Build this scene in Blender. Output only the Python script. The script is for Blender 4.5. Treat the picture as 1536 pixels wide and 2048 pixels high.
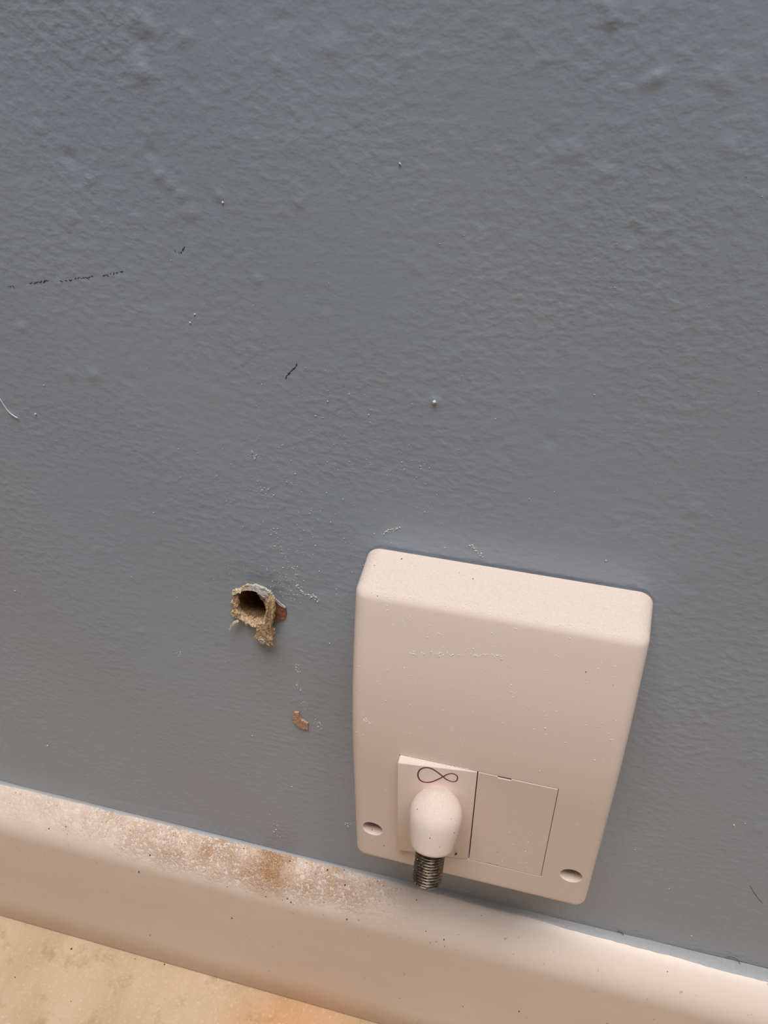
import bpy, bmesh, math, random
import numpy as np
from mathutils import Vector, Matrix, noise

for o in list(bpy.data.objects):
    bpy.data.objects.remove(o)
random.seed(7)
scene = bpy.context.scene
col = scene.collection

# ------------------------------------------------------------------ camera
# measured pose: millimetres, x along the wall, d out of the wall, z up from the floor
CAM = np.array([13.3714, 189.9474, 462.93])
ROT = np.array([[0.9669653, -0.254873, -0.0042311], [0.150942, 0.5858782, -0.7962181], [-0.2054134, -0.7692766, -0.6049949]])
FPX = 1680.07
cam = bpy.data.cameras.new('camera')
cam.sensor_fit = 'VERTICAL'
cam.sensor_height = 36.0
cam.lens = FPX * 36.0 / 2048.0
cam.clip_start = 0.01
cam.clip_end = 50
cam_ob = bpy.data.objects.new('camera', cam)
col.objects.link(cam_ob)
def _w(v): return Vector((v[0], -v[1], v[2]))
rx, up, bk = _w(ROT[0]), -_w(ROT[1]), -_w(ROT[2])
m = Matrix((rx, up, bk)).transposed().to_4x4()
m.translation = _w(CAM) / 1000
cam_ob.matrix_world = m
scene.camera = cam_ob

# ------------------------------------------------------------------ light
world = bpy.data.worlds.new('room_light')
scene.world = world
world.use_nodes = True
bg = world.node_tree.nodes['Background']
bg.inputs['Color'].default_value = (1.0, 0.97, 0.95, 1)
bg.inputs['Strength'].default_value = 0.045

def area(name, loc, target, sx, sy, power, color):
    l = bpy.data.lights.new(name, 'AREA')
    l.shape = 'RECTANGLE'; l.size = sx; l.size_y = sy; l.energy = power; l.color = color; l.spread = math.radians(70)
    o = bpy.data.objects.new(name, l)
    o.location = loc
    o.rotation_euler = (Vector(target) - Vector(loc)).to_track_quat('-Z', 'Y').to_euler()
    col.objects.link(o)
    return o
# daylight falling from high up in the room, a little from the left
area('ceiling_daylight', (0.10, -0.56, 2.35), (0.0, 0.25, 0.2), 1.5, 0.9, 10.8, (1.0, 0.985, 0.975))

scene.view_settings.view_transform = 'Standard'
scene.view_settings.look = 'None'
scene.view_settings.exposure = 0.0
scene.view_settings.gamma = 1.0
scene.view_settings.use_curve_mapping = False

# ------------------------------------------------------------------ helpers
MM = 0.001
def V(x, d, z): return Vector((x * MM, -d * MM, z * MM))      # millimetres -> metres
def ray(u, v): return ROT.T @ np.array([(u - 768) / FPX, (v - 1024) / FPX, 1.0])
def at(u, v, d=0.0):
    """the place seen at a photo pixel, d millimetres out of the wall (x, d, z in mm)"""
    w = ray(u, v); t = (d - CAM[1]) / w[1]
    return CAM + t * w
SK_H, SK_T, SK_R = 112.0, 16.0, 17.5
SK_PROF = [(0.0, 112.0), (2.0, 111.6), (4.0, 110.7), (6.0, 109.5), (8.0, 108.1), (10.0, 106.4), (11.5, 104.9), (12.8, 103.3), (13.9, 101.5), (14.8, 99.5), (15.4, 97.5), (15.8, 95.2), (16.0, 92.5)]
def skirt_z(d):
    return float(np.interp(d, [p[0] for p in SK_PROF], [p[1] for p in SK_PROF]))
def on_skirt(u, v):
    w = ray(u, v)
    t = (30 - CAM[1]) / w[1]; t1 = (0 - CAM[1]) / w[1]
    for i in range(600):
        q = CAM + (t + (t1 - t) * i / 600) * w
        if q[1] <= SK_T and q[2] <= skirt_z(q[1]): return q
    return CAM + t1 * w

def link(name, me, material, parent=None, smooth=True, angle=None):
    if angle is not None:
        bm = bmesh.new(); bm.from_mesh(me)
        for e in bm.edges:
            if len(e.link_faces) == 2 and e.calc_face_angle(0) > math.radians(angle): e.smooth = False
        bm.to_mesh(me); bm.free()
    for p in me.polygons: p.use_smooth = smooth
    o = bpy.data.objects.new(name, me)
    if material: me.materials.append(material)
    col.objects.link(o)
    if parent: o.parent = parent
    return o
def pydata(name, vs, fs):
    me = bpy.data.meshes.new(name)
    me.from_pydata([tuple(v) for v in vs], [], fs); me.update()
    bm = bmesh.new(); bm.from_mesh(me)
    bmesh.ops.recalc_face_normals(bm, faces=bm.faces)
    bm.to_mesh(me); bm.free()
    return me
def tag(o, label, cat, group=None, kind=None):
    o['label'] = label; o['category'] = cat
    if group: o['group'] = group
    if kind: o['kind'] = kind
    return o
def empty(name, loc):
    o = bpy.data.objects.new(name, None)
    o.location = loc; o.empty_display_size = 0.01
    col.objects.link(o)
    return o
def adopt(o, parent):
    o.parent = parent
    o.matrix_parent_inverse = Matrix.Translation(-parent.location) if parent.parent is None else Matrix()
def boolean_cut(o, cutters):
    for c in cutters:
        md = o.modifiers.new('cut', 'BOOLEAN'); md.object = c; md.operation = 'DIFFERENCE'; md.solver = 'EXACT'
    dg = bpy.context.evaluated_depsgraph_get()
    me = bpy.data.meshes.new_from_object(o.evaluated_get(dg))
    o.modifiers.clear(); old = o.data; o.data = me; bpy.data.meshes.remove(old)
    for c in cutters:
        cm = c.data; bpy.data.objects.remove(c); bpy.data.meshes.remove(cm)
def resharp(o, angle):
    bm = bmesh.new(); bm.from_mesh(o.data)
    for f in bm.faces: f.smooth = True
    for e in bm.edges:
        e.smooth = not (len(e.link_faces) == 2 and e.calc_face_angle(0) > math.radians(angle))
    bm.to_mesh(o.data); bm.free()
def box_mesh(name, x0, x1, d0, d1, z0, z1, bevel=0.0):
    bm = bmesh.new()
    bmesh.ops.create_cube(bm, size=1.0)
    for v in bm.verts:
        v.co = V(x0 if v.co.x < 0 else x1, d1 if v.co.y < 0 else d0, z0 if v.co.z < 0 else z1)
    if bevel:
        bmesh.ops.bevel(bm, geom=list(bm.edges), offset=bevel * MM, segments=2, profile=0.6, affect='EDGES')
    bmesh.ops.recalc_face_normals(bm, faces=bm.faces)
    me = bpy.data.meshes.new(name); bm.to_mesh(me); bm.free()
    return me
def lathe(name, prof, origin, axis, seg=48, closed=False):
    """prof = [(radius, distance along axis)] in mm"""
    axis = Vector(axis).normalized(); a = axis.orthogonal().normalized(); b = axis.cross(a)
    vs, fs = [], []
    for r, h in prof:
        for i in range(seg):
            t = 2 * math.pi * i / seg
            vs.append((origin + axis * h + (a * math.cos(t) + b * math.sin(t)) * max(r, 0.001)) * MM)
    n = len(prof)
    for k in range(n - 1):
        for i in range(seg):
            j = (i + 1) % seg
            fs.append((k * seg + i, k * seg + j, (k + 1) * seg + j, (k + 1) * seg + i))
    fs.append(tuple(range(seg))); fs.append(tuple((n - 1) * seg + i for i in reversed(range(seg))))
    return pydata(name, vs, fs)

# ------------------------------------------------------------------ materials
class NT:
    def __init__(s, name):
        s.m = bpy.data.materials.new(name); s.m.use_nodes = True
        s.t = s.m.node_tree; s.b = s.t.nodes['Principled BSDF']
        s.c = s.n('ShaderNodeTexCoord').outputs['Object']
        s.g = s.n('ShaderNodeNewGeometry')
    def n(s, kind, **kw):
        x = s.t.nodes.new(kind)
        for k, v in kw.items(): setattr(x, k, v)
        return x
    def l(s, a, b): s.t.links.new(a, b)
    def noise(s, scale, detail=3, rough=0.55, vec=None, stretch=None):
        x = s.n('ShaderNodeTexNoise'); x.inputs['Scale'].default_value = scale
        x.inputs['Detail'].default_value = detail; x.inputs['Roughness'].default_value = rough
        v = vec or s.g.outputs['Position']
        if stretch:
            mp = s.n('ShaderNodeMapping'); mp.inputs['Scale'].default_value = stretch
            s.l(v, mp.inputs['Vector']); v = mp.outputs['Vector']
        s.l(v, x.inputs['Vector'])
        return x.outputs['Fac']
    def ramp(s, fac, stops):
        r = s.n('ShaderNodeValToRGB')
        while len(r.color_ramp.elements) < len(stops): r.color_ramp.elements.new(0.5)
        for e, (p, c) in zip(r.color_ramp.elements, stops):
            e.position = p; e.color = (c, c, c, 1) if isinstance(c, (int, float)) else (*c, 1)
        s.l(fac, r.inputs['Fac'])
        return r.outputs['Color']
    def mix(s, fac, a, b):
        x = s.n('ShaderNodeMix', data_type='RGBA')
        for k, v in ((0, fac), (6, a), (7, b)):
            if isinstance(v, (int, float)): x.inputs[k].default_value = v
            elif isinstance(v, tuple): x.inputs[k].default_value = (*v, 1)
            else: s.l(v, x.inputs[k])
        return x.outputs[2]
    def math(s, op, a, b=0.5):
        x = s.n('ShaderNodeMath', operation=op)
        for k, v in ((0, a), (1, b)):
            if isinstance(v, (int, float)): x.inputs[k].default_value = v
            else: s.l(v, x.inputs[k])
        return x.outputs[0]
    def blob(s, centre, radii, soft=0.5):
        """1 inside an ellipsoid at a place of the scene (metres), falling to 0 at its edge"""
        a = s.n('ShaderNodeVectorMath', operation='SUBTRACT'); s.l(s.g.outputs['Position'], a.inputs[0]); a.inputs[1].default_value = centre
        d = s.n('ShaderNodeVectorMath', operation='DIVIDE'); s.l(a.outputs[0], d.inputs[0]); d.inputs[1].default_value = radii
        ln = s.n('ShaderNodeVectorMath', operation='LENGTH'); s.l(d.outputs[0], ln.inputs[0])
        mr = s.n('ShaderNodeMapRange', interpolation_type='SMOOTHSTEP')
        s.l(ln.outputs['Value'], mr.inputs[0]); mr.inputs[1].default_value = 1.0; mr.inputs[2].default_value = 1 - soft
        return mr.outputs[0]
    def bump(s, height, strength, dist, prev=None):
        b = s.n('ShaderNodeBump'); b.inputs['Strength'].default_value = strength; b.inputs['Distance'].default_value = dist
        s.l(height, b.inputs['Height'])
        if prev is not None: s.l(prev, b.inputs['Normal'])
        return b.outputs['Normal']
    def done(s, color, rough=0.5, normal=None, metal=0.0, spec=0.5):
        if isinstance(color, tuple): s.b.inputs['Base Color'].default_value = (*color, 1)
        else: s.l(color, s.b.inputs['Base Color'])
        if isinstance(rough, (int, float)): s.b.inputs['Roughness'].default_value = rough
        else: s.l(rough, s.b.inputs['Roughness'])
        s.b.inputs['Metallic'].default_value = metal
        s.b.inputs['Specular IOR Level'].default_value = spec
        if normal is not None: s.l(normal, s.b.inputs['Normal'])
        return s.m

def mat_wall(name='grey_wall_paint', tint=1.0):
    s = NT(name)
    big = s.noise(9, 2)
    c0, c1 = (0.322, 0.375, 0.456), (0.340, 0.379, 0.438)
    c = s.mix(s.ramp(big, [(0.35, 0.0), (0.65, 1.0)]), tuple(x * tint for x in c0), tuple(x * tint for x in c1))
    stip = s.noise(430, 2, 0.45, stretch=(0.75, 1.0, 1.0))
    fine = s.noise(1500, 2, 0.5)
    slow = s.noise(120, 2, 0.5, stretch=(0.7, 1.0, 1.0))
    amp = s.ramp(s.noise(22, 2), [(0.35, 0.3), (0.7, 1.0)])
    n1 = s.bump(slow, 0.09, 0.0016)
    n1 = s.bump(s.math('MULTIPLY', s.ramp(stip, [(0.40, 0.0), (0.85, 1.0)]), amp), 0.28, 0.0006, n1)
    n2 = s.bump(fine, 0.10, 0.0002, n1)
    return s.done(c, s.ramp(stip, [(0.3, 0.22), (0.7, 0.28)]), n2, spec=0.5)
def mat_plastic(name='white_plastic', dusty=True):
    s = NT(name)
    base = (0.83, 0.69, 0.61)
    if dusty:
        # fine plaster dust settled on whatever faces up, coloured darker to dim lit tops
        nz = s.n('ShaderNodeSeparateXYZ'); s.l(s.g.outputs['Normal'], nz.inputs[0])
        upf = s.n('ShaderNodeMapRange'); s.l(nz.outputs['Z'], upf.inputs[0]); upf.inputs[1].default_value = 0.55; upf.inputs[2].default_value = 0.92
        grain = s.ramp(s.noise(1300, 4, 0.7), [(0.36, 0.55), (0.62, 1.0)])
        c = s.mix(s.math('MULTIPLY', upf.outputs[0], grain), base, (0.70, 0.585, 0.505))
        hgt = s.math('MULTIPLY', s.noise(1500, 4, 0.7), upf.outputs[0])
        n = s.bump(hgt, 0.6, 0.0005)
        n = s.bump(s.noise(45, 2), 0.05, 0.001, n)
        return s.done(c, s.math('ADD', s.math('MULTIPLY', upf.outputs[0], 0.4), 0.38), n, spec=0.4)
    n = s.bump(s.noise(300, 2), 0.08, 0.0005)
    return s.done(base, 0.36, n, spec=0.4)
def mat_skirting():
    s = NT('white_gloss_skirting_with_dust')
    base = s.mix(s.ramp(s.noise(14, 3), [(0.3, 0.0), (0.7, 1.0)]), (0.82, 0.685, 0.59), (0.79, 0.655, 0.56))
    nz = s.n('ShaderNodeSeparateXYZ'); s.l(s.g.outputs['Normal'], nz.inputs[0])
    upf = s.n('ShaderNodeMapRange'); s.l(nz.outputs['Z'], upf.inputs[0]); upf.inputs[1].default_value = 0.2; upf.inputs[2].default_value = 0.7
    q = V(*at(480, 1700, 6)); q2 = V(*on_skirt(543, 1726)); q3 = V(*on_skirt(330, 1650))
    patch = s.blob(q, (0.10, 0.05, 0.05), 0.7)
    patch2 = s.blob(q3, (0.14, 0.03, 0.03), 0.9)
    gr = s.ramp(s.noise(620, 4, 0.7), [(0.43, 0.0), (0.55, 1.0)])
    soft = s.ramp(s.noise(60, 4, 0.6), [(0.35, 0.3), (0.65, 1.0)])
    dust = s.math('MULTIPLY', s.math('MULTIPLY', s.math('MAXIMUM', patch, s.math('MULTIPLY', patch2, 0.7)), soft), upf.outputs[0])
    c = s.mix(s.math('MULTIPLY', dust, s.math('ADD', s.math('MULTIPLY', gr, 0.75), 0.25)), base, (0.50, 0.29, 0.17))
    st = s.blob(q2, (0.016, 0.02, 0.02), 0.8)
    stn = s.math('MULTIPLY', s.math('MULTIPLY', st, s.ramp(s.noise(150, 4, 0.6), [(0.3, 0.3), (0.6, 1.0)])), 0.95)
    c = s.mix(stn, c, (0.42, 0.22, 0.10))
    fl = s.ramp(s.noise(420, 2, 0.5), [(0.72, 0.0), (0.76, 1.0)])
    c = s.mix(s.math('MULTIPLY', fl, 0.5), c, (0.35, 0.24, 0.17))
    n = s.bump(s.noise(38, 3), 0.25, 0.002)
    n = s.bump(s.math('MULTIPLY', gr, dust), 0.7, 0.0006, n)
    return s.done(c, s.math('ADD', s.math('MULTIPLY', dust, 0.4), 0.4), n, spec=0.4)
def mat_floor():
    s = NT('bare_dusty_floor')
    a = s.noise(18, 4, 0.6, stretch=(1.0, 0.35, 1.0))
    c = s.ramp(a, [(0.3, (0.46, 0.33, 0.19)), (0.5, (0.60, 0.44, 0.29)), (0.7, (0.72, 0.53, 0.38))])
    q = V(-75, 34, 0)
    o = s.blob(q, (0.055, 0.035, 0.03), 0.9)
    c = s.mix(s.math('MULTIPLY', o, 0.75), c, (0.70, 0.34, 0.15))
    k = s.ramp(s.noise(60, 5, 0.7), [(0.32, 1.0), (0.46, 0.0)])
    c = s.mix(s.math('MULTIPLY', k, 0.55), c, (0.36, 0.23, 0.13))
    g = s.ramp(s.noise(520, 4, 0.7), [(0.55, 0.0), (0.7, 1.0)])
    c = s.mix(s.math('MULTIPLY', g, 0.5), c, (0.80, 0.64, 0.46))
    n = s.bump(s.noise(300, 5, 0.65), 0.6, 0.001)
    return s.done(c, 0.75, n, spec=0.25)
def mat_plaster(name, c0, c1, rough=0.95):
    s = NT(name)
    f = s.noise(1300, 5, 0.7)
    c = s.ramp(f, [(0.35, c0), (0.62, c1)])
    return s.done(c, rough, s.bump(f, 0.9, 0.0006), spec=0.1)
def mat_plain(name, c, rough=0.5, metal=0.0, spec=0.5, bump=0.0):
    s = NT(name)
    f = s.noise(900, 3)
    cc = s.mix(f, tuple(x * 0.85 for x in c), tuple(min(1, x * 1.12) for x in c))
    return s.done(cc, rough, s.bump(f, bump, 0.0003) if bump else None, metal, spec)

M = dict(
    wall=mat_wall(), caulk=mat_plain('pale_grey_paint_edge', (0.43, 0.435, 0.45), 0.45, bump=0.2), plastic=mat_plastic(), clean=mat_plastic('white_plastic_clean', False), skirt=mat_skirting(), floor=mat_floor(),
    bore=mat_plaster('brown_plaster', (0.19, 0.095, 0.05), (0.42, 0.25, 0.14)),
    rim=mat_plaster('crumbled_tan_plaster', (0.40, 0.225, 0.12), (0.80, 0.59, 0.38)),
    red=mat_plaster('red_brown_plaster', (0.24, 0.105, 0.06), (0.38, 0.18, 0.105)),
    chip=mat_plaster('pinkish_plaster', (0.48, 0.27, 0.175), (0.68, 0.43, 0.30)),
    flap=mat_plaster('pale_grey_paint_underside', (0.48, 0.46, 0.43), (0.66, 0.64, 0.61)),
    pale=mat_plaster('pale_torn_paper', (0.62, 0.50, 0.34), (0.80, 0.68, 0.52)),
    dust=mat_plain('pale_dust', (0.70, 0.66, 0.61), 0.95, spec=0.1),
    white=mat_plain('white_crumbs', (0.88, 0.82, 0.75), 0.9, spec=0.1),
    cream=mat_plain('cream_dust', (0.82, 0.66, 0.48), 0.95, spec=0.1),
    tan=mat_plain('tan_dust', (0.60, 0.38, 0.23), 0.95, spec=0.1),
    grit=mat_plain('dark_grit', (0.10, 0.065, 0.045), 0.9, spec=0.1),
    scuff=mat_plain('dark_scuff', (0.055, 0.058, 0.064), 0.8, spec=0.2),
    red_ink=mat_plain('red_print', (0.20, 0.002, 0.014), 0.4),
    hair_dark=mat_plain('dark_hair', (0.05, 0.035, 0.03), 0.5),
    hair_white=mat_plain('white_fibre', (0.75, 0.74, 0.74), 0.5),
    inner=mat_plain('dark_insulator', (0.25, 0.23, 0.2), 0.5),
)
def mat_thread():
    s = NT('dull_nickel_thread')
    f = s.noise(700, 4, 0.65)
    c = s.ramp(f, [(0.35, (0.10, 0.075, 0.055)), (0.65, (0.26, 0.21, 0.155))])
    return s.done(c, s.ramp(f, [(0.3, 0.30), (0.7, 0.5)]), s.bump(f, 0.3, 0.0002), 0.9)
M['thread'] = mat_thread()

# ------------------------------------------------------------------ the wall (with the bore cut through it)
HC = at(506, 1208, 0)                      # middle of the bore at the wall surface
HX, HZ = HC[0], HC[2]
NB = 72
def bore_r(t):
    return 5.6 + 0.3 * math.sin(2 * t + 0.6) + 0.5 * noise.noise(Vector((math.cos(t) * 2.2, math.sin(t) * 2.2, 3.1)))
def bore_loop(d, k=1.0, jit=0.0):
    out = []
    for i in range(NB):
        t = 2 * math.pi * i / NB
        r = bore_r(t) * k + jit * noise.noise(Vector((math.cos(t) * 5, math.sin(t) * 5, d * 0.35)))
        out.append((HX + r * math.cos(t), d, HZ + 1.32 * r * math.sin(t)))
    return out
def build_wall():
    x0, x1, z0, z1, st = -262.0, 190.0, 70.0, 490.0, 1.0
    nx = int((x1 - x0) / st); nzn = int((z1 - z0) / st)
    X = np.linspace(x0, x1, nx + 1); Zg = np.linspace(z0, z1, nzn + 1)
    gx, gz = np.meshgrid(X, Zg)
    H = np.zeros_like(gx)
    # blobs and drips in the old paint (photo position, width mm, height mm)
    for u, v, w, h in [(275, 33, 1.6, .35), (293, 42, 1.6, .4), (297, 60, 2.2, .3), (280, 82, 2.6, -.3), (283, 145, 3.2, .55), (370, 75, 1.8, .35),
                       (302, 305, 2.0, -.3), (318, 352, 2.0, .45), (340, 368, 1.6, .4), (360, 392, 1.6, .4), (382, 428, 2.0, .35), (362, 425, 1.6, .25),
                       (140, 318, 3.0, -.35), (75, 260, 1.6, .35), (437, 392, 1.3, .4), (600, 405, 1.4, .35), (555, 130, 1.5, .3), (668, 95, 3, .3),
                       (1228, 12, 3.0, .35), (1222, 42, 1.8, .45), (1315, 155, 1.7, .5), (1292, 165, 1.6, .3), (1440, 155, 2.5, .3), (1088, 118, 1.5, .3),
                       (870, 801, 1.0, .5), (185, 750, 3.2, .35), (140, 745, 2.2, .3), (262, 760, 2.6, -.25), (1018, 60, 1.4, .35),
                       (1150, 300, 2.6, .25), (1270, 468, 2.2, -.3), (1120, 310, 2.0, .25), (810, 120, 1.4, .3), (1100, 880, 2, -.3), (45, 655, 1.2, .4), (516, 560, 1.1, .4)]:
        q = at(u, v, 0); w = max(w * 0.62, 1.0)
        H += h * np.exp(-(((gx - q[0]) / w) ** 2 + ((gz - q[2]) / w) ** 2))
    rs = np.random.RandomState(5)
    for i in range(900):
        cx, cz, w, h = rs.uniform(x0, x1), rs.uniform(z0, z1), rs.uniform(1.0, 2.0), rs.normal(0, 0.09)
        s = (np.abs(X - cx) < 4 * w); t = (np.abs(Zg - cz) < 4 * w)
        ix = np.ix_(t, s)
        H[ix] += h * np.exp(-(((gx[ix] - cx) / w) ** 2 + ((gz[ix] - cz) / w) ** 2))
    # slow unevenness of hand-plastered wall
    H += 0.35 * np.sin(gx / 37.0 + 1.0) * np.sin(gz / 53.0 + 0.4) + 0.2 * np.sin(gx / 17.0 + gz / 23.0)
    # a thin filled crack just over the skirting
    pts = [at(u, v, 0) for u, v in [(90, 1578), (180, 1592), (250, 1602), (330, 1620), (400, 1634)]]
    for a, b in zip(pts[:-1], pts[1:]):
        for k in range(14):
            q = a + (b - a) * k / 14.0
            ix = np.ix_(np.abs(Zg - q[2]) < 8, np.abs(X - q[0]) < 8)
            H[ix] -= 0.10 * np.exp(-(((gx[ix] - q[0]) / 1.6) ** 2 + ((gz[ix] - q[2]) / 1.1) ** 2))
    # flat behind the plate, round the bore, at the skirting and at the rim of the dense patch
    fl = np.clip(np.maximum(np.abs(gx) - 40, np.abs(gz - 236.5) - 61) / 6, 0, 1)
    fl *= np.clip((np.hypot(gx - HX, gz - HZ) - 11) / 8, 0, 1)
    fl *= np.clip((gz - 108) / 14, 0.0, 1) * np.clip((x1 - gx) / 8, 0, 1) * np.clip((gx - x0) / 8, 0, 1) * np.clip((z1 - gz) / 8, 0, 1)
    H *= fl
    vs = [V(gx[j, i], H[j, i], gz[j, i]) for j in range(nzn + 1) for i in range(nx + 1)]
    W1 = nx + 1
    hole = np.hypot((gx - HX), (gz - HZ) / 1.32)
    fs = []; gone = set()
    for j in range(nzn):
        for i in range(nx):
            if min(hole[j, i], hole[j, i + 1], hole[j + 1, i], hole[j + 1, i + 1]) < 7.6: gone.add((j, i))
            else: fs.append((j * W1 + i, j * W1 + i + 1, (j + 1) * W1 + i + 1, (j + 1) * W1 + i))
    bm = bmesh.new()
    bv = [bm.verts.new(v) for v in vs]
    for f in fs: bm.faces.new([bv[k] for k in f])
    inner = [e for e in bm.edges if len(e.link_faces) == 1 and math.hypot(e.verts[0].co.x * 1000 - HX, e.verts[0].co.z * 1000 - HZ) < 18]
    lp = [bm.verts.new(V(*p)) for p in bore_loop(0.0, 1.06)]
    le = [bm.edges.new((lp[i], lp[(i + 1) % NB])) for i in range(NB)]
    # zip the broken edge of the paint to the bore, walking round by angle
    adj = {}
    for e in inner:
        for p, q in ((e.verts[0], e.verts[1]), (e.verts[1], e.verts[0])): adj.setdefault(p, []).append(q)
    ang = lambda v: math.atan2((v.co.z * 1000 - HZ) / 1.32, v.co.x * 1000 - HX) % (2 * math.pi)
    start = min(adj, key=ang); path = [start]; prevv = None; cur = start
    nxt = max(adj[start], key=lambda v: ((ang(v) - ang(start) + math.pi) % (2 * math.pi)) - math.pi)
    while nxt is not start:
        path.append(nxt); prevv, cur = cur, nxt
        nxt = [v for v in adj[cur] if v is not prevv][0]
    io, ii, no = 0, 0, len(path)
    unw = [ang(path[0])]
    for v in path[1:]: unw.append(unw[-1] + ((ang(v) - unw[-1] + math.pi) % (2 * math.pi)) - math.pi)
    unw.append(unw[0] + 2 * math.pi)
    off = int(round(unw[0] / (2 * math.pi) * NB))
    while io < no or ii < NB:
        a = path[io % no]; b = lp[(ii + off) % NB]
        if ii >= NB or (io < no and unw[io + 1] <= (ii + 1 + off) * 2 * math.pi / NB):
            bm.faces.new((a, path[(io + 1) % no], b)); io += 1
        else:
            bm.faces.new((a, lp[(ii + 1 + off) % NB], b)); ii += 1
    # the bore goes on through the thickness of the wall
    prev = lp
    for d in (-6, -14, -26, -42, -60):
        cur = [bm.verts.new(V(*p)) for p in bore_loop(d, 1.06)]
        for i in range(NB): bm.faces.new((prev[i], prev[(i + 1) % NB], cur[(i + 1) % NB], cur[i]))
        prev = cur
    bm.faces.new(prev)
    # the rest of the wall round the dense patch, 110 mm thick
    X0, X1, Zlo, Zhi, TH = -1900, 1900, 0, 2400, -110
    c = [V(x0, 0, z0), V(x1, 0, z0), V(x1, 0, z1), V(x0, 0, z1)]
    o = [V(X0, 0, Zlo), V(X1, 0, Zlo), V(X1, 0, Zhi), V(X0, 0, Zhi)]
    bkk = [V(X0, TH, Zlo), V(X1, TH, Zlo), V(X1, TH, Zhi), V(X0, TH, Zhi)]
    cv = [bm.verts.new(q) for q in c]; ov = [bm.verts.new(q) for q in o]; kv = [bm.verts.new(q) for q in bkk]
    for i in range(4):
        j = (i + 1) % 4
        bm.faces.new((ov[i], ov[j], cv[j], cv[i])); bm.faces.new((ov[j], ov[i], kv[i], kv[j]))
    bm.faces.new(kv)
    bm.verts.ensure_lookup_table()
    for v in bm.verts: v.co = v.co
    bmesh.ops.recalc_face_normals(bm, faces=bm.faces)
    me = bpy.data.meshes.new('wall_back'); bm.to_mesh(me); bm.free()
    w = link('wall_back', me, M['wall'], None, True, 50)
    # make sure the front faces the room
    mid = len(me.polygons) // 3
    if me.polygons[mid].normal.y > 0: me.flip_normals()
    w['kind'] = 'structure'
    return w
wall = build_wall()

# ------------------------------------------------------------------ floor and skirting
fl = link('floor', box_mesh('floor', -1900, 1900, 0, 2600, -40, 0), M['floor'], None, False)
fl['kind'] = 'structure'

def build_skirting():
    prof = [(0.05, 0.7)]
    prof += [(0.05, SK_H - 0.2)] + [(max(d, 0.06), z) for d, z in SK_PROF]
    prof += [(SK_T, 60), (SK_T, 25), (SK_T, 2.0), (SK_T - 0.8, 0.7)]
    xs = [-1900, -900, -400] + [-300 + 6 * i for i in range(85)] + [300, 900, 1900]
    vs, fs = [], []
    k = len(prof)
    for x in xs:
        for d, z in prof:
            wob = 0.25 * noise.noise(Vector((x * 0.02, d * 0.1, z * 0.03))) if z > 40 and d > 1 else 0
            vs.append(V(x, d + wob * 0.6, z + wob))
    for a in range(len(xs) - 1):
        for b in range(k):
            c = (b + 1) % k
            fs.append((a * k + b, (a + 1) * k + b, (a + 1) * k + c, a * k + c))
    fs.append(tuple(range(k))); fs.append(tuple(reversed([(len(xs) - 1) * k + b for b in range(k)])))
    o = link('baseboard_back', pydata('baseboard', vs, fs), M['skirt'], None, True, 40)
    o['kind'] = 'structure'
    return o
skirt = build_skirting()

def build_caulk():
    vs, fs = [], []
    xs = [-280 + 2.5 * i for i in range(190)]
    K = 6
    for x in xs:
        g = min(max((x + 60) / 160, 0), 1)
        wv = 0.9 + 2.3 * g + 0.5 * noise.noise(Vector((x * 0.05, 0.3, 0))) + 0.25 * noise.noise(Vector((x * 0.3, 1.3, 0)))
        wv = max(wv, 0.4)
        hh = 0.8 + 1.6 * g + 0.4 * noise.noise(Vector((x * 0.04, 5, 0)))
        for i in range(K):
            t = i / (K - 1)
            d = wv * t; z = skirt_z(d) + hh * (1 - t) ** 1.8 + 0.12
            if i == 0: d = 0.02
            vs.append(V(x, d, z))
        vs.append(V(x, wv, skirt_z(wv) - 0.5)); vs.append(V(x, 0.02, SK_H - 1.0))
    k = K + 2
    for a in range(len(xs) - 1):
        for b in range(k):
            c = (b + 1) % k
            fs.append((a * k + b, (a + 1) * k + b, (a + 1) * k + c, a * k + c))
    fs.append(tuple(range(k))); fs.append(tuple(reversed([(len(xs) - 1) * k + b for b in range(k)])))
    o = link('paint_line', pydata('paint_line', vs, fs), M['caulk'], skirt, True, 50)
    return o
build_caulk()

# ------------------------------------------------------------------ the wall plate
Z0 = 300.15
PROF = [(160, 28.0), (200, 28.0), (224, 28.0), (236, 28.0), (245, 27.65), (254, 26.9), (267, 25.2), (279, 23.0), (289.5, 20.6), (297, 18.7), (300.2, 17.9)]
_pz = np.array([a for a, b in PROF]); _pd = np.array([b for a, b in PROF])
def face_d(z):
    zz = np.linspace(z - 5, z + 5, 11)
    return float(np.mean(np.interp(zz, _pz, _pd))) if z < 294 else float(np.interp(z, _pz, _pd))
PW, PT, PB = 42.5, Z0, 173.0
DRAFT, EDGE = 0.7, 4.0
INS = DRAFT + EDGE                          # the flat front starts this far in from the outline
OPEN = (-25.25, 25.15, 188.95, 239.25)      # opening that holds the two modules
XL = sorted(set([-(PW - INS), PW - INS, OPEN[0], OPEN[1]] + [round(-36 + 4.0 * i, 3) for i in range(19)]))
ZL = sorted(set([PB + INS, PT - INS, OPEN[2], OPEN[3]] + [round(PB + INS + 1.9 * i, 3) for i in range(1, 61) if PB + INS + 1.9 * i < PT - INS - 1]))
FX = [(x - XL[0]) / (XL[-1] - XL[0]) for x in XL]
FZ = [(z - ZL[0]) / (ZL[-1] - ZL[0]) for z in ZL]
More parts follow.
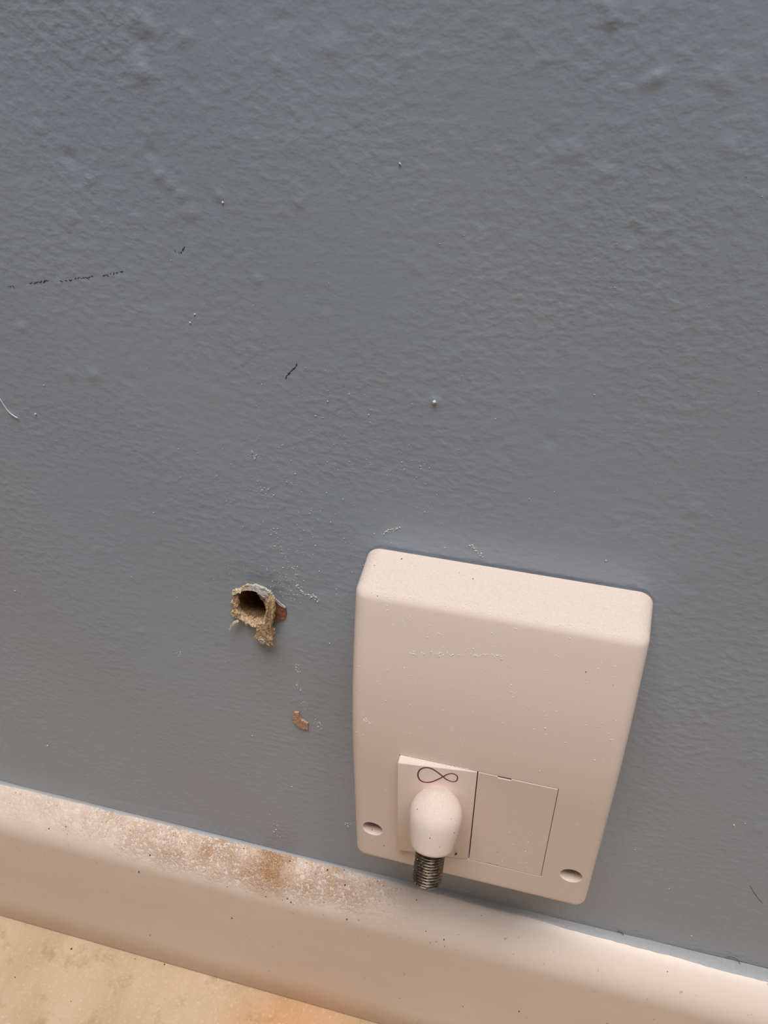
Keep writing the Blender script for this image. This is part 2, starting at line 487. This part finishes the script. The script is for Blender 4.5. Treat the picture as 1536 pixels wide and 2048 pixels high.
def rrect(inset, narc=8):
    """rounded outline, clockwise from the top left, at a given inset"""
    hw = PW - inset; top = PT - inset; bot = PB + inset
    rc = max(INS - inset, 0.0)
    pts = []
    def arc(cx, cz, t0):
        for i in range(1, narc):
            t = t0 - (math.pi / 2) * i / narc
            pts.append((cx + rc * math.cos(t), cz + rc * math.sin(t)))
    xa, xb, za, zb = -hw + rc, hw - rc, bot + rc, top - rc
    pts += [(xa + (xb - xa) * q, top) for q in FX]; arc(xb, zb, math.pi / 2)
    pts += [(hw, za + (zb - za) * q) for q in reversed(FZ)]; arc(xb, za, 0)
    pts += [(xa + (xb - xa) * q, bot) for q in reversed(FX)]; arc(xa, za, -math.pi / 2)
    pts += [(-hw, za + (zb - za) * q) for q in FZ]; arc(xa, zb, math.pi)
    return pts
def build_cover(parent):
    GAP = 1.0                                   # the cover stands a hair off the uneven wall on its back box
    loops = [[(x, 0.05, z) for x, z in rrect(2.2)], [(x, GAP, z) for x, z in rrect(2.2)]]
    for k in range(6):
        t = k / 5.0
        loops.append([(x, GAP + t * (face_d(z) - EDGE - GAP), z) for x, z in rrect(DRAFT * t)])
    for k in range(1, 11):
        th = (math.pi / 2) * k / 10
        loops.append([(x, face_d(z) - EDGE + EDGE * math.sin(th), z) for x, z in rrect(DRAFT + EDGE * (1 - math.cos(th)))])
    n = len(loops[0]); bm = bmesh.new()
    rows = [[bm.verts.new(V(*p)) for p in lp] for lp in loops]
    for a in range(len(rows) - 1):
        for i in range(n):
            j = (i + 1) % n
            bm.faces.new((rows[a][i], rows[a][j], rows[a + 1][j], rows[a + 1][i]))
    bm.faces.new(rows[0])
    g = [[bm.verts.new(V(x, face_d(z), z)) for x in XL] for z in ZL]
    inside = lambda x, z: OPEN[0] < x < OPEN[1] and OPEN[2] < z < OPEN[3]
    for j in range(len(ZL) - 1):
        for i in range(len(XL) - 1):
            if not inside((XL[i] + XL[i + 1]) / 2, (ZL[j] + ZL[j + 1]) / 2):
                bm.faces.new((g[j][i], g[j][i + 1], g[j + 1][i + 1], g[j + 1][i]))
    i0, i1, j0, j1 = XL.index(OPEN[0]), XL.index(OPEN[1]), ZL.index(OPEN[2]), ZL.index(OPEN[3])
    ring = [(i, j0) for i in range(i0, i1)] + [(i1, j) for j in range(j0, j1)] + [(i, j1) for i in range(i1, i0, -1)] + [(i0, j) for j in range(j1, j0, -1)]
    low = [bm.verts.new(V(XL[i], 14, ZL[j])) for i, j in ring]
    for a in range(len(ring)):
        b = (a + 1) % len(ring)
        bm.faces.new((g[ring[a][1]][ring[a][0]], g[ring[b][1]][ring[b][0]], low[b], low[a]))
    bm.faces.new(low)
    bmesh.ops.remove_doubles(bm, verts=bm.verts, dist=0.000012)
    bmesh.ops.recalc_face_normals(bm, faces=bm.faces)
    me = bpy.data.meshes.new('cover'); bm.to_mesh(me); bm.free()
    o = link('cover', me, M['plastic'], None)
    cut = []
    for sx in (-34.7, 34.7):
        pr = [(0.0, -10.6), (1.6, -10.4), (2.9, -9.6), (3.4, -8.0), (3.5, -6.0), (3.5, -0.35), (3.85, 0.05), (3.9, 6)]
        cut.append(link('cut', lathe('c', pr, Vector((sx, -face_d(193.9), 193.9)), (0, -1, 0), 40), None))
    boolean_cut(o, cut)
    resharp(o, 38)
    adopt(o, parent)
    return o

plate = empty('wall_plate', V(0, 0, PB))
tag(plate, 'white plastic cable outlet box with sloping front fixed to the grey wall', 'wall plate')
cover = build_cover(plate)
for sx in (-34.7, 34.7):
    d0 = face_d(193.9) - 10.3
    so = link('screw', lathe('screw', [(2.6, 0), (2.6, 0.9), (2.2, 1.5), (1.2, 1.8), (0.0, 1.85)], Vector((sx, -d0, 193.9)), (0, -1, 0), 28), M['clean'], None, True, 35)
    adopt(so, plate)

MT, MB_ = 239.05, 189.15
# blank module
bl = link('blank_module', box_mesh('blank_module', 0.15, 25.0, 15, 28.0, MB_, MT, 0.3), M['plastic'])
boolean_cut(bl, [link('cut', box_mesh('c', 6.3, 10.6, 26.2, 30, MT - 0.9, MT + 2), None),
                 link('cut', box_mesh('c', 6.4, 10.2, 26.0, 30, MB_ - 2, MB_ + 0.55), None)])
resharp(bl, 12); adopt(bl, plate)
# socket module, sitting slightly proud on its left side
SL, SR, SDL, SDR = -25.05, -0.15, 31.0, 28.1
def sock_d(x, z=214): return SDR + (SDL - SDR) * (SR - x) / (SR - SL) + 0.0
sm_me = box_mesh('socket_module', SL, SR, 15, 28, MB_, MT, 0.3)
for v in sm_me.vertices:
    if v.co.y < -0.020: v.co.y -= (sock_d(v.co.x * 1000) - 28) * MM
sock = link('socket_module', sm_me, M['plastic'], None, True, 12)
adopt(sock, plate)

AX = Vector((0.0, -math.sin(math.radians(28)), -math.cos(math.radians(28))))
DC = at(871.5, 1629, 36.2); DC = Vector((DC[0], -DC[1], DC[2]))
prof = []
for i in range(15):
    t = (math.pi / 2) * i / 14
    prof.append((8.55 * math.sin(t), -8.55 * math.cos(t)))
prof += [(8.55, 0.8), (8.38, 2.4), (7.95, 5.0), (7.5, 7.6), (7.1, 9.6), (6.95, 10.4), (6.6, 11.0), (6.0, 11.35), (5.2, 11.45), (4.9, 11.4), (4.9, 10.2)]
boot = link('connector_boot', lathe('connector_boot', prof, DC, AX, 64), M['plastic'], None, True, 50)
boot.parent = sock; boot.matrix_parent_inverse = sock.matrix_world.inverted() if False else Matrix()
# undo the inherited offset of the plate empty
def sub(o, parent):
    o.parent = parent
    bpy.context.view_layer.update()
    o.matrix_parent_inverse = parent.matrix_world.inverted()
bpy.context.view_layer.update()
sub(boot, sock)

def build_thread():
    seg, pitch, r0, r1, L0, L1 = 64, 1.0, 4.15, 4.78, 10.4, 23.8
    a = AX.orthogonal().normalized(); b = AX.cross(a)
    rows = int((L1 - L0) / pitch * 8)
    vs, fs = [], []
    for k in range(rows + 1):
        h = L0 + (L1 - L0) * k / rows
        for i in range(seg):
            ph = (h / pitch - i / seg) % 1.0
            tri = 1 - abs(2 * ph - 1)
            r = r0 + (r1 - r0) * min(1, max(0, tri * 1.5 - 0.2))
            if h > L1 - 0.7: r = min(r, r1 - (h - (L1 - 0.7)) * 0.9)
            t = 2 * math.pi * i / seg
            vs.append((DC + AX * h + (a * math.cos(t) + b * math.sin(t)) * r) * MM)
    for rr, h in ((3.6, L1), (3.6, L1 - 3.5)):
        for i in range(seg):
            t = 2 * math.pi * i / seg
            vs.append((DC + AX * h + (a * math.cos(t) + b * math.sin(t)) * rr) * MM)
    n = rows + 3
    for k in range(n - 1):
        for i in range(seg):
            j = (i + 1) % seg
            fs.append((k * seg + i, k * seg + j, (k + 1) * seg + j, (k + 1) * seg + i))
    fs.append(tuple(range(seg))); fs.append(tuple((n - 1) * seg + i for i in reversed(range(seg))))
    o = link('threaded_barrel', pydata('threaded_barrel', vs, fs), M['thread'], None, True, 60)
    o['label'] = 'dull dark metal threaded barrel pointing down'
    sub(o, sock)
    q = link('insulator', lathe('insulator', [(0.6, L1 - 2.2), (3.3, L1 - 2.2), (3.3, L1 - 3.4)], DC, AX, 24), M['inner'], None, True, 40)
    sub(q, sock)
build_thread()

def build_infinity():
    pts = [(632, 245), (585, 205), (530, 165), (470, 128), (410, 112), (355, 113), (308, 130), (275, 165), (262, 210), (272, 260), (305, 300), (355, 322),
           (410, 327), (470, 316), (530, 294), (585, 268), (632, 243), (675, 218), (725, 200), (775, 199), (815, 215), (840, 243), (842, 272), (826, 302), (795, 315), (750, 312), (705, 296), (665, 272)]
    P = []
    for a, b in pts:
        u, v = 800 + a / 7.314, 1520 + b / 7.314
        q = at(u, v, 29.5)
        for _ in range(5): q = at(u, v, sock_d(q[0]))
        P.append(np.array(q))
    n = len(P); D = []
    for i in range(n):                                    # closed Catmull-Rom
        p0, p1, p2, p3 = P[i - 1], P[i], P[(i + 1) % n], P[(i + 2) % n]
        for k in range(5):
            t = k / 5
            D.append(0.5 * ((2 * p1) + (-p0 + p2) * t + (2 * p0 - 5 * p1 + 4 * p2 - p3) * t * t + (-p0 + 3 * p1 - 3 * p2 + p3) * t ** 3))
    vs, fs = [], []; N = len(D)
    for i in range(N):
        tg = D[(i + 1) % N] - D[i - 1]; tg = np.array([tg[0], 0, tg[2]]); tg /= np.linalg.norm(tg)
        nr = np.array([-tg[2], 0, tg[0]])
        # the stroke is a little heavier on the big loop
        w = 0.24 if D[i][0] < -9.4 else 0.20
        for sgn in (-1, 1):
            q = D[i] + nr * w * sgn; base = sock_d(q[0])
            vs.append(V(q[0], base - 0.03, q[2])); vs.append(V(q[0], base + 0.05, q[2]))
    for i in range(N):
        j = (i + 1) % N
        a = i * 4; b = j * 4
        fs += [(a + 1, b + 1, b + 3, a + 3), (a, a + 1, b + 1, b)[::-1], (a + 2, a + 3, b + 3, b + 2), (a, b, b + 2, a + 2)]
    o = link('infinity_symbol', pydata('infinity_symbol', vs, fs), M['red_ink'], None, False)
    o['label'] = 'thin dark red printed loop symbol'
    sub(o, sock)
build_infinity()

# ------------------------------------------------------------------ the torn hole
hole = empty('drilled_hole', V(HX, 0, HZ - 7))
tag(hole, 'ragged drilled hole with crumbling tan plaster rim in the grey wall', 'hole')
def build_bore():
    vs, fs = [], []
    ds = [0.6, -1, -3, -5.5, -8, -11, -15, -20, -27, -36, -46, -57]
    lo = []
    for d in ds:
        k = 1.0 if d > -4 else 0.97
        lo.append(bore_loop(d, k, 0.5))
    for lp in lo: vs += [V(*p) for p in lp]
    for a in range(len(lo) - 1):
        for i in range(NB):
            j = (i + 1) % NB
            fs.append((a * NB + i, a * NB + j, (a + 1) * NB + j, (a + 1) * NB + i))
    fs.append(tuple((len(lo) - 1) * NB + i for i in range(NB)))
    adopt(link('bore', pydata('bore', vs, fs), M['bore'], None, True), hole)
build_bore()

def crumb_flap(name, material, pts, thick=0.7, rough=0.35, sub_n=3, seed=0, parent=hole, label=None):
    """a torn piece: outline of (photo u, v, mm out of the wall), given thickness towards the wall and a broken surface"""
    bm = bmesh.new()
    f = bm.faces.new([bm.verts.new(Vector(at(u, v, d))) for u, v, d in pts])
    bmesh.ops.triangulate(bm, faces=[f])
    for _ in range(sub_n): bmesh.ops.subdivide_edges(bm, edges=bm.edges[:], cuts=1, use_grid_fill=True)
    r = bmesh.ops.extrude_face_region(bm, geom=bm.faces[:])
    for v in r['geom']:
        if isinstance(v, bmesh.types.BMVert): v.co.y = v.co.y - thick
    bmesh.ops.recalc_face_normals(bm, faces=bm.faces)
    for v in bm.verts:
        q = v.co * 0.9 + Vector((seed * 7.3, 0, 0))
        v.co += noise.noise_vector(q) * rough + noise.noise_vector(q * 2.7) * rough * 0.6 + noise.noise_vector(q * 6.0) * rough * 0.3
    for v in bm.verts: v.co = V(*v.co)
    me = bpy.data.meshes.new(name); bm.to_mesh(me); bm.free()
    o = link(name, me, material, None, False)
    bmc = bmesh.new(); bmc.from_mesh(me); bmesh.ops.recalc_face_normals(bmc, faces=bmc.faces); bmc.to_mesh(me); bmc.free()
    if label: o['label'] = label
    if parent: adopt(o, parent)
    return o

def build_rim():
    """broken lip standing out of the wall all round the bore"""
    vs, fs = [], []
    N = 200; rows = 13
    for i in range(N):
        t = 2 * math.pi * i / N
        c, s = math.cos(t), math.sin(t)
        br = bore_r(t)
        nz = noise.noise(Vector((c * 4, s * 4, 9))) ; n2 = noise.noise(Vector((c * 13, s * 13, 2)))
        left = max(0, math.cos(t - math.radians(185))); right = max(0, math.cos(t - math.radians(-15))); down = max(0, math.cos(t - math.radians(-85)))
        # low and wide on the left, a standing lip on the right, sloping out below
        h = 1.0 + 0.5 * nz + 0.5 * n2 + 2.0 * right + 1.6 * down
        w = 0.9 + 0.4 * nz + 0.35 * n2 + 1.3 * left ** 2
        h = max(h, 0.4); w = max(w, 0.5)
        for k in range(rows):
            q = k / (rows - 1)
            ang = math.pi * q
            r = br - 0.1 + w * (0.5 - 0.5 * math.cos(ang))
            d = -0.6 + (h + 0.6) * math.sin(ang) ** 0.7
            v = Vector((c * r, d, s * r))
            jit = noise.noise_vector(v * 1.1) * 0.4 + noise.noise_vector(v * 3.1) * 0.28
            vs.append(V(HX + r * c + jit.x, d + jit.y, HZ + 1.32 * r * s + jit.z))
    for i in range(N):
        j = (i + 1) % N
        for k in range(rows - 1):
            fs.append((i * rows + k, j * rows + k, j * rows + k + 1, i * rows + k + 1))
        fs.append((i * rows + rows - 1, j * rows + rows - 1, j * rows, i * rows))
    adopt(link('torn_rim', pydata('torn_rim', vs, fs), M['rim'], None, True, 60), hole)
build_rim()
crumb_flap('paint_flap', M['flap'], [(497, 1172, 3), (512, 1171, 3.4), (528, 1177, 3.6), (540, 1185, 3.6), (534, 1194, 4.0), (529, 1196, 4), (521, 1189, 4), (510, 1183, 4), (500, 1180, 3.4)], 0.8, 0.3, 3, 1, label='pale grey flap of broken paint')
crumb_flap('torn_paper', M['pale'], [(484, 1175, 2.5), (492, 1170, 3), (506, 1172, 3.2), (514, 1177, 3.2), (508, 1183, 3.4), (496, 1181, 3.2), (486, 1181, 2.6)], 0.7, 0.35, 3, 2)
crumb_flap('torn_paper', M['pale'], [(462, 1184, 1.0), (469, 1180, 1.2), (480, 1180, 1.4), (482, 1185, 1.8), (472, 1188, 1.6), (466, 1190, 1.2)], 0.6, 0.3, 3, 3)
crumb_flap('plaster_lip', M['rim'], [(531, 1195, 4.0), (540, 1194, 3.6), (546, 1205, 4.0), (547, 1222, 4.4), (545, 1240, 4.6), (541, 1256, 4.4), (532, 1254, 4.6), (529, 1240, 5), (535, 1222, 5), (536, 1206, 4.6)], 2.2, 0.4, 3, 4)
crumb_flap('plaster_spike', M['rim'], [(512, 1250, 3.6), (528, 1247, 4.6), (541, 1252, 4.4), (543, 1268, 4.0), (545, 1289, 4.0), (537, 1292, 4.0), (528, 1285, 4.2), (516, 1281, 3.6), (507, 1277, 3.2), (514, 1266, 3.2)], 1.8, 0.45, 3, 5, label='tan plaster point hanging below the hole')
crumb_flap('paint_flap', M['flap'], [(516, 1280, 3.9), (524, 1279, 4.5), (530, 1285, 4.6), (527, 1289, 4.2), (520, 1285, 4.0)], 0.5, 0.15, 2, 6)
crumb_flap('exposed_plaster', M['red'], [(545, 1197, .5), (552, 1201, .4), (559, 1206, .4), (563, 1214, .4), (571, 1217, .5), (573, 1226, .5), (571, 1237, .6), (562, 1240, .7), (548, 1243, .8), (543, 1243, .8), (542, 1220, .8)], 0.5, 0.18, 3, 7, label='red brown plaster bared beside the hole')
crumb_flap('paint_flap', M['flap'], [(546, 1194, .9), (553, 1200, .9), (561, 1207, .8), (571, 1215, .8), (570, 1218, .7), (560, 1212, .7), (552, 1205, .8)], 0.35, 0.12, 3, 8)
crumb_flap('plaster_crumb', M['rim'], [(466, 1192, .8), (474, 1190, 1.2), (477, 1200, 1.4), (476, 1214, 1.4), (470, 1216, 1.2), (466, 1210, 1.0), (469, 1202, 1.2)], 1.0, 0.5, 3, 9)
crumb_flap('plaster_crumb', M['rim'], [(462, 1224, 1.2), (471, 1221, 1.6), (479, 1228, 1.8), (480, 1238, 1.8), (473, 1236, 1.6), (463, 1231, 1.4)], 1.0, 0.5, 3, 10)
crumb_flap('torn_paper', M['pale'], [(474, 1241, 2.2), (477, 1244, 2.4), (469, 1247, 2.6), (464, 1253, 2.6), (460, 1262, 2.8), (457, 1268, 3), (457, 1263, 3), (460, 1253, 2.8), (465, 1245, 2.4)], 0.5, 0.2, 3, 11)
crumb_flap('plaster_crumb', M['rim'], [(541, 1258, 2.4), (549, 1260, 2.2), (550, 1268, 2), (543, 1274, 2.2)], 0.9, 0.3, 3, 12)

chip = crumb_flap('plaster_chip', M['chip'], [(584, 1430, .9), (589, 1426, .9), (597, 1426, .9), (597, 1435, .9), (602, 1440, .9), (609, 1444, .9), (615, 1448, .9), (616, 1460, .9), (608, 1459, .9), (597, 1455, .9), (588, 1446, .9), (584, 1438, .9)], 0.85, 0.12, 3, 13, parent=None)
tag(chip, 'small pinkish curved plaster chip stuck to the wall below the hole', 'chip')

# ------------------------------------------------------------------ scuffs on the paint
def scuff(pts, width, parent, name='scuff_mark'):
    vs, fs = [], []
    for k, (u, v) in enumerate(pts):
        a = at(*pts[max(k - 1, 0)], 0.0); b = at(*pts[min(k + 1, len(pts) - 1)], 0.0); q = at(u, v, 0.0)
        t = b - a; t /= max(np.linalg.norm(t), 1e-6); nr = np.array([-t[2], 0, t[0]])
        w = width * (0.25 if k in (0, len(pts) - 1) else random.uniform(0.6, 1.2))
        for sg in (-1, 1):
            for d in (-0.3, SCUFF_D):
                e = q + nr * w * sg; vs.append(V(e[0], d + wall_h(e), e[2]))
    for k in range(len(pts) - 1):
        a, b = k * 4, k * 4 + 4
        fs += [(a + 1, b + 1, b + 3, a + 3), (a, b, b + 1, a + 1), (a + 2, a + 3, b + 3, b + 2)]
    adopt(link(name, pydata(name, vs, fs), M['scuff'], None, False), parent)
SCUFF_D = 0.07
import mathutils
from mathutils.bvhtree import BVHTree
bpy.context.view_layer.update()
_bvh = BVHTree.FromObject(wall, bpy.context.evaluated_depsgraph_get())
def wall_h(q):
    """height of the uneven paint surface at a spot of the wall (mm)"""
    hit = _bvh.ray_cast(Vector((q[0] * MM, -0.05, q[2] * MM)), Vector((0, 1, 0)), 0.06)
    return -hit[0].y * 1000 if hit[0] is not None else 0.0
def broken(u0, v0, u1, v1, n, jit, w0, w1, ln):
    """a rubbed line: short crumbs of dark mark strung along it"""
    for i in range(n):
        t = (i + U(-.35, .35)) / max(n - 1, 1); u = u0 + (u1 - u0) * t; v = v0 + (v1 - v0) * t + G(0, jit)
        a = math.atan2(v1 - v0, u1 - u0) + G(0, .5); L = U(.5, 1.3) * ln
        scuff([(u - L * math.cos(a), v - L * math.sin(a)), (u, v + G(0, .5)), (u + L * math.cos(a), v + L * math.sin(a))], U(w0, w1), wall)
G = random.gauss; U = random.uniform
broken(18, 572, 29, 573, 3, .8, .07, .13, 3)
broken(60, 567, 97, 562, 9, 1.2, .07, .14, 3)
broken(124, 562, 163, 556, 7, 1.2, .06, .12, 3)
broken(168, 556, 183, 553, 4, .8, .10, .16, 4)
broken(208, 552, 240, 546, 6, 1.2, .07, .14, 3)
broken(571, 756, 592, 731, 9, .8, .12, .26, 3.2)
broken(361, 506, 367, 498, 4, 1.2, .12, .26, 2.2)
broken(350, 504, 356, 508, 2, 1.2, .06, .1, 2)
scuff([(1500, 1770), (1508, 1784), (1516, 1796), (1526, 1806)], 0.07, wall)

# ------------------------------------------------------------------ hairs
def strand(name, pts3, r, material, label):
    cu = bpy.data.curves.new(name, 'CURVE'); cu.dimensions = '3D'
    sp = cu.splines.new('NURBS'); sp.points.add(len(pts3) - 1); sp.use_endpoint_u = True; sp.order_u = 3
    for p_, q in zip(sp.points, pts3): p_.co = (*V(*q), 1)
    cu.bevel_depth = r * MM; cu.bevel_resolution = 2; cu.use_fill_caps = True
    tmp = bpy.data.objects.new('tmp', cu); col.objects.link(tmp)
    me = bpy.data.meshes.new_from_object(tmp.evaluated_get(bpy.context.evaluated_depsgraph_get()))
    bpy.data.objects.remove(tmp); bpy.data.curves.remove(cu)
    o = link(name, me, None, None, True); me.materials.clear(); me.materials.append(material)
    return tag(o, label, 'hair')
strand('white_fibre', [at(u, v, 0.35) for u, v in [(-14, 782), (0, 797), (8, 811), (16, 822), (24, 830), (35, 836)]], 0.16, M['hair_white'], 'white bristle stuck to the wall at the left edge of the picture')
def sk(u, v, lift=0.3):
    q = on_skirt(u, v); q = np.array(q); q[2] += lift; q[1] += lift * 0.5; return q
strand('dark_hair', [sk(1453, 1913, .6), sk(1462, 1913, .9), sk(1473, 1918, .8), sk(1480, 1927, .6), sk(1479, 1936, .3)], 0.09, M['hair_dark'], 'longer dark curled hair on the skirting top at the far right')
strand('dark_hair', [sk(1234, 1863, .5), sk(1241, 1864, .8), sk(1246, 1869, .7), sk(1248, 1875, .3)], 0.09, M['hair_dark'], 'short dark curled hair on the skirting right of the outlet box')

# ------------------------------------------------------------------ dust and grit (uncountable)
def grains(name, items, material, label, cat='dust', dark=()):
    """items = [(x, d, z, size)] in mm"""
    base = [(1, 0, 0), (-1, 0, 0), (0, 1, 0), (0, -1, 0), (0, 0, 1), (0, 0, -1)]
    tri = [(0, 2, 4), (2, 1, 4), (1, 3, 4), (3, 0, 4), (2, 0, 5), (1, 2, 5), (3, 1, 5), (0, 3, 5)]
    vs, fs = [], []
    for x, d, z, s in list(items) + list(dark):
        o = len(vs); sc = [random.uniform(0.45, 1.3) * s for _ in range(3)]
        rot = mathutils.Euler([random.uniform(0, 6.28) for _ in range(3)]).to_matrix()
        for b in base:
            q = rot @ Vector((b[0] * sc[0], b[1] * sc[1], b[2] * sc[2]))
            vs.append(V(x + q.x, d + q.y, z + q.z))
        fs += [(a + o, b + o, c + o) for a, b, c in tri]
    o = link(name, pydata(name, vs, fs), material, None, False)
    if dark:
        o.data.materials.append(M['grit'])
        for p in o.data.polygons:
            if p.index >= 8 * len(items): p.material_index = 1
    return tag(o, label, cat, kind='stuff')
G = random.gauss; U = random.uniform
def wall_grain(u, v, s):
    q = at(u, v, 0.0); return (q[0], wall_h(q) + s * 0.3, q[2], s)
it = []
def streak(u0, v0, u1, v1, n, spread, s0, s1):
    for i in range(n):
        t = U(0, 1); it.append(wall_grain(u0 + (u1 - u0) * t + G(0, spread), v0 + (v1 - v0) * t + G(0, spread), U(s0, s1)))
streak(592, 1168, 610, 1188, 26, 1.8, .12, .3)
streak(615, 1186, 636, 1196, 34, 2.4, .12, .32)
streak(590, 1322, 598, 1342, 12, 2.2, .12, .28)
streak(592, 1362, 600, 1378, 8, 2.5, .15, .3)
streak(604, 1395, 612, 1420, 7, 2, .12, .25)
streak(630, 1440, 646, 1456, 18, 4, .12, .28)
streak(498, 900, 510, 915, 12, 3, .12, .28)
streak(515, 975, 545, 990, 16, 6, .1, .28)
streak(550, 1060, 580, 1130, 34, 6, .1, .22)
streak(575, 1130, 600, 1165, 22, 7, .1, .24)
streak(545, 1150, 600, 1200, 40, 12, .1, .22)
streak(770, 1064, 800, 1056, 26, 2.5, .12, .3)
streak(940, 1090, 968, 1115, 24, 2, .12, .28)
streak(548, 1652, 566, 1688, 10, 5, .15, .35)
streak(690, 1648, 700, 1652, 8, 3, .2, .4)
streak(800, 930, 870, 945, 14, 14, .1, .22)
streak(355, 1300, 366, 1310, 7, 3, .12, .25)
for i in range(330): it.append(wall_grain(G(600, 130), G(1020, 120), U(.08, .2)))
for i in range(170): it.append(wall_grain(U(0, 1536), U(350, 1560), U(.06, .15)))
for u, v, s in [(870, 801, .55), (71, 828, .4), (88, 770, .35), (388, 630, .3), (379, 646, .35), (96, 1490, .5), (540, 1628, .45), (584, 1572, .4), (505, 1470, .3), (30, 1182, .3),
                (1212, 1120, .3), (660, 1285, .3), (655, 803, .4), (1338, 1778, .4), (1468, 1648, .35), (1490, 1645, .3), (1270, 1700, .35), (1383, 1872, .5), (445, 405, .3), (800, 327, .35)]:
    it.append(wall_grain(u, v, s))
it = [g for g in it if not (abs(g[0]) < 44 and 172 < g[2] < 301) and math.hypot(g[0] - HX, (g[2] - HZ) / 1.32) > 7.5]
grains('plaster_dust', it, M['dust'], 'pale plaster dust and crumbs clinging to the grey wall')

# on the plate
_cb = None
bpy.context.view_layer.update()
dg = bpy.context.evaluated_depsgraph_get()
TREES = []
for o in (cover, sock, bl, boot, skirt):
    bm = bmesh.new(); bm.from_mesh(o.data); bm.transform(o.matrix_world); TREES.append(BVHTree.FromBMesh(bm)); bm.free()
def seen(u, v):
    w = ray(u, v); dirn = Vector((w[0], -w[1], w[2])).normalized(); best = None
    for t in TREES:
        h = t.ray_cast(_w(CAM) * MM, dirn)
        if h[0] is not None and (best is None or h[3] < best[3]): best = h
    return best
def surf(u, v, s, sink=0.2):
    h = seen(u, v)
    if h is None: return None
    q = h[0] * 1000 + h[1] * s * sink
    return (q.x, -q.y, q.z, s)
it = []
def add(u, v, s):
    g = surf(u, v, s)
    if g: it.append(g)
for i in range(420):                                            # top ledge and its front edge
    a = U(0, 1); b = U(0, 1)
    add(722 + a * 575, 1100 + a * 92 + b * 85, U(.06, .2) if a < .5 else U(.05, .12))
for i in range(110):
    a = U(0, 1); add(712 + a * 580, 1180 + a * 95 + G(0, 7), U(.08, .2))
for i in range(80): a = U(0, 1); add(818 + a * 190, 1306 + 6 * a + G(0, 2.6), U(.08, .26))
for i in range(26): a = U(0, 1); add(770 + a * 130, 1226 + a * 60 + G(0, 9), U(.07, .2))
for i in range(190): add(U(705, 1240), G(1380, 110), U(.07, .22))
for i in range(20): a = U(0, 1); add(727 + a * 20, 1436 + a * 14 + G(0, 3), U(.08, .22))
for i in range(160): a = U(0, 1) ** 1.3; add(798 + a * 140, 1512 + a * 26 + U(0, 12) * (1 - a), U(.08, .2))
for i in range(46): add(U(830, 918), U(1580, 1700), U(.06, .16))
for i in range(30): add(G(872, 16), G(1590, 6), U(.08, .22))
for i in range(40): add(G(1045, 30), G(1700, 24), U(.05, .16))
for i in range(50): add(U(720, 1200), U(1480, 1790), U(.05, .14))
dk = [g for g in (surf(u, v, s_) for u, v, s_ in [(912, 1707, .6), (913, 1708, .45), (860, 1676, .2), (835, 1618, .22), (902, 1638, .2), (879, 1694, .16), (803, 1118, .28), (919, 1145, .24), (946, 1158, .2), (749, 1131, .28), (1172, 1343, .2), (755, 1192, .2), (1226, 1370, .16)]) if g]
grains('plaster_dust', it, M['white'], 'pale dust and a few dark specks settled on the white outlet box', dark=dk)
it = []
for i in range(70):                                            # specks in the thread
    h = U(11.8, 23.0); t = U(0, 6.28)
    a = AX.orthogonal().normalized(); b = AX.cross(a)
    q = DC + AX * h + (a * math.cos(t) + b * math.sin(t)) * 4.72
    it.append((q.x, -q.y, q.z, U(.06, .2)))
grains('plaster_dust', it, M['dust'], 'white specks of dust caught in the metal thread')
# tan dust heaped on the skirting
it = []
for i in range(2600):
    u = G(480, 190)
    if not -20 < u < 800: continue
    base = 1572 + u * 0.232
    g = surf(u, base + abs(G(0, 38)) + 4, U(.09, .24) if random.random() < .8 else U(.2, .42))
    if g and g[2] > 98: it.append(g)
for i in range(260):
    g = surf(G(545, 26), G(1722, 18), U(.1, .3))
    if g and g[2] > 98: it.append(g)
random.shuffle(it); h_ = len(it) // 2
o_ = grains('brick_dust', it, M['tan'], 'tan drilling dust scattered along the skirting top below the hole')
o_.data.materials.append(M['cream'])
for p in o_.data.polygons:
    if p.index >= 8 * h_: p.material_index = 1
it = []
for u, v, s in [(98, 1657, .35), (132, 1653, .4), (300, 1710, .45), (278, 1743, .5), (488, 1697, .4), (580, 1722, .4), (655, 1740, .5), (690, 1770, .55), (532, 1793, .4), (565, 1800, .4), (575, 1797, .5), (582, 1804, .4),
                (694, 1838, .5), (464, 1836, .45), (300, 1870, .35), (833, 1800, .6), (852, 1862, .4), (888, 1879, .35), (889, 1892, .3), (861, 1885, .25), (912, 1901, .25), (1027, 1908, .25), (963, 1831, .3), (1335, 1943, .3),
                (143, 1898, .6), (270, 1918, .5), (329, 1929, .6), (142, 2003, .5), (30, 1955, .6), (1038, 2022, .5), (800, 1996, .3), (926, 2013, .3), (1148, 1830, .4), (1197, 1833, .35)]:
    g = surf(u, v, s)
    if g is None:
        w = ray(u, v); t = -CAM[2] / w[2]; q = CAM + t * w; g = (q[0], q[1], s * 0.4, s)
    it.append(g)
for i in range(70):
    g = surf(G(600, 140), 1572 + 600 * 0.232 + G(20, 40), U(.1, .28))
    if g and g[2] > 96: it.append(g)
grains('dark_grit', it, M['grit'], 'small dark brown grit specks dotted over the skirting and floor', 'grit')
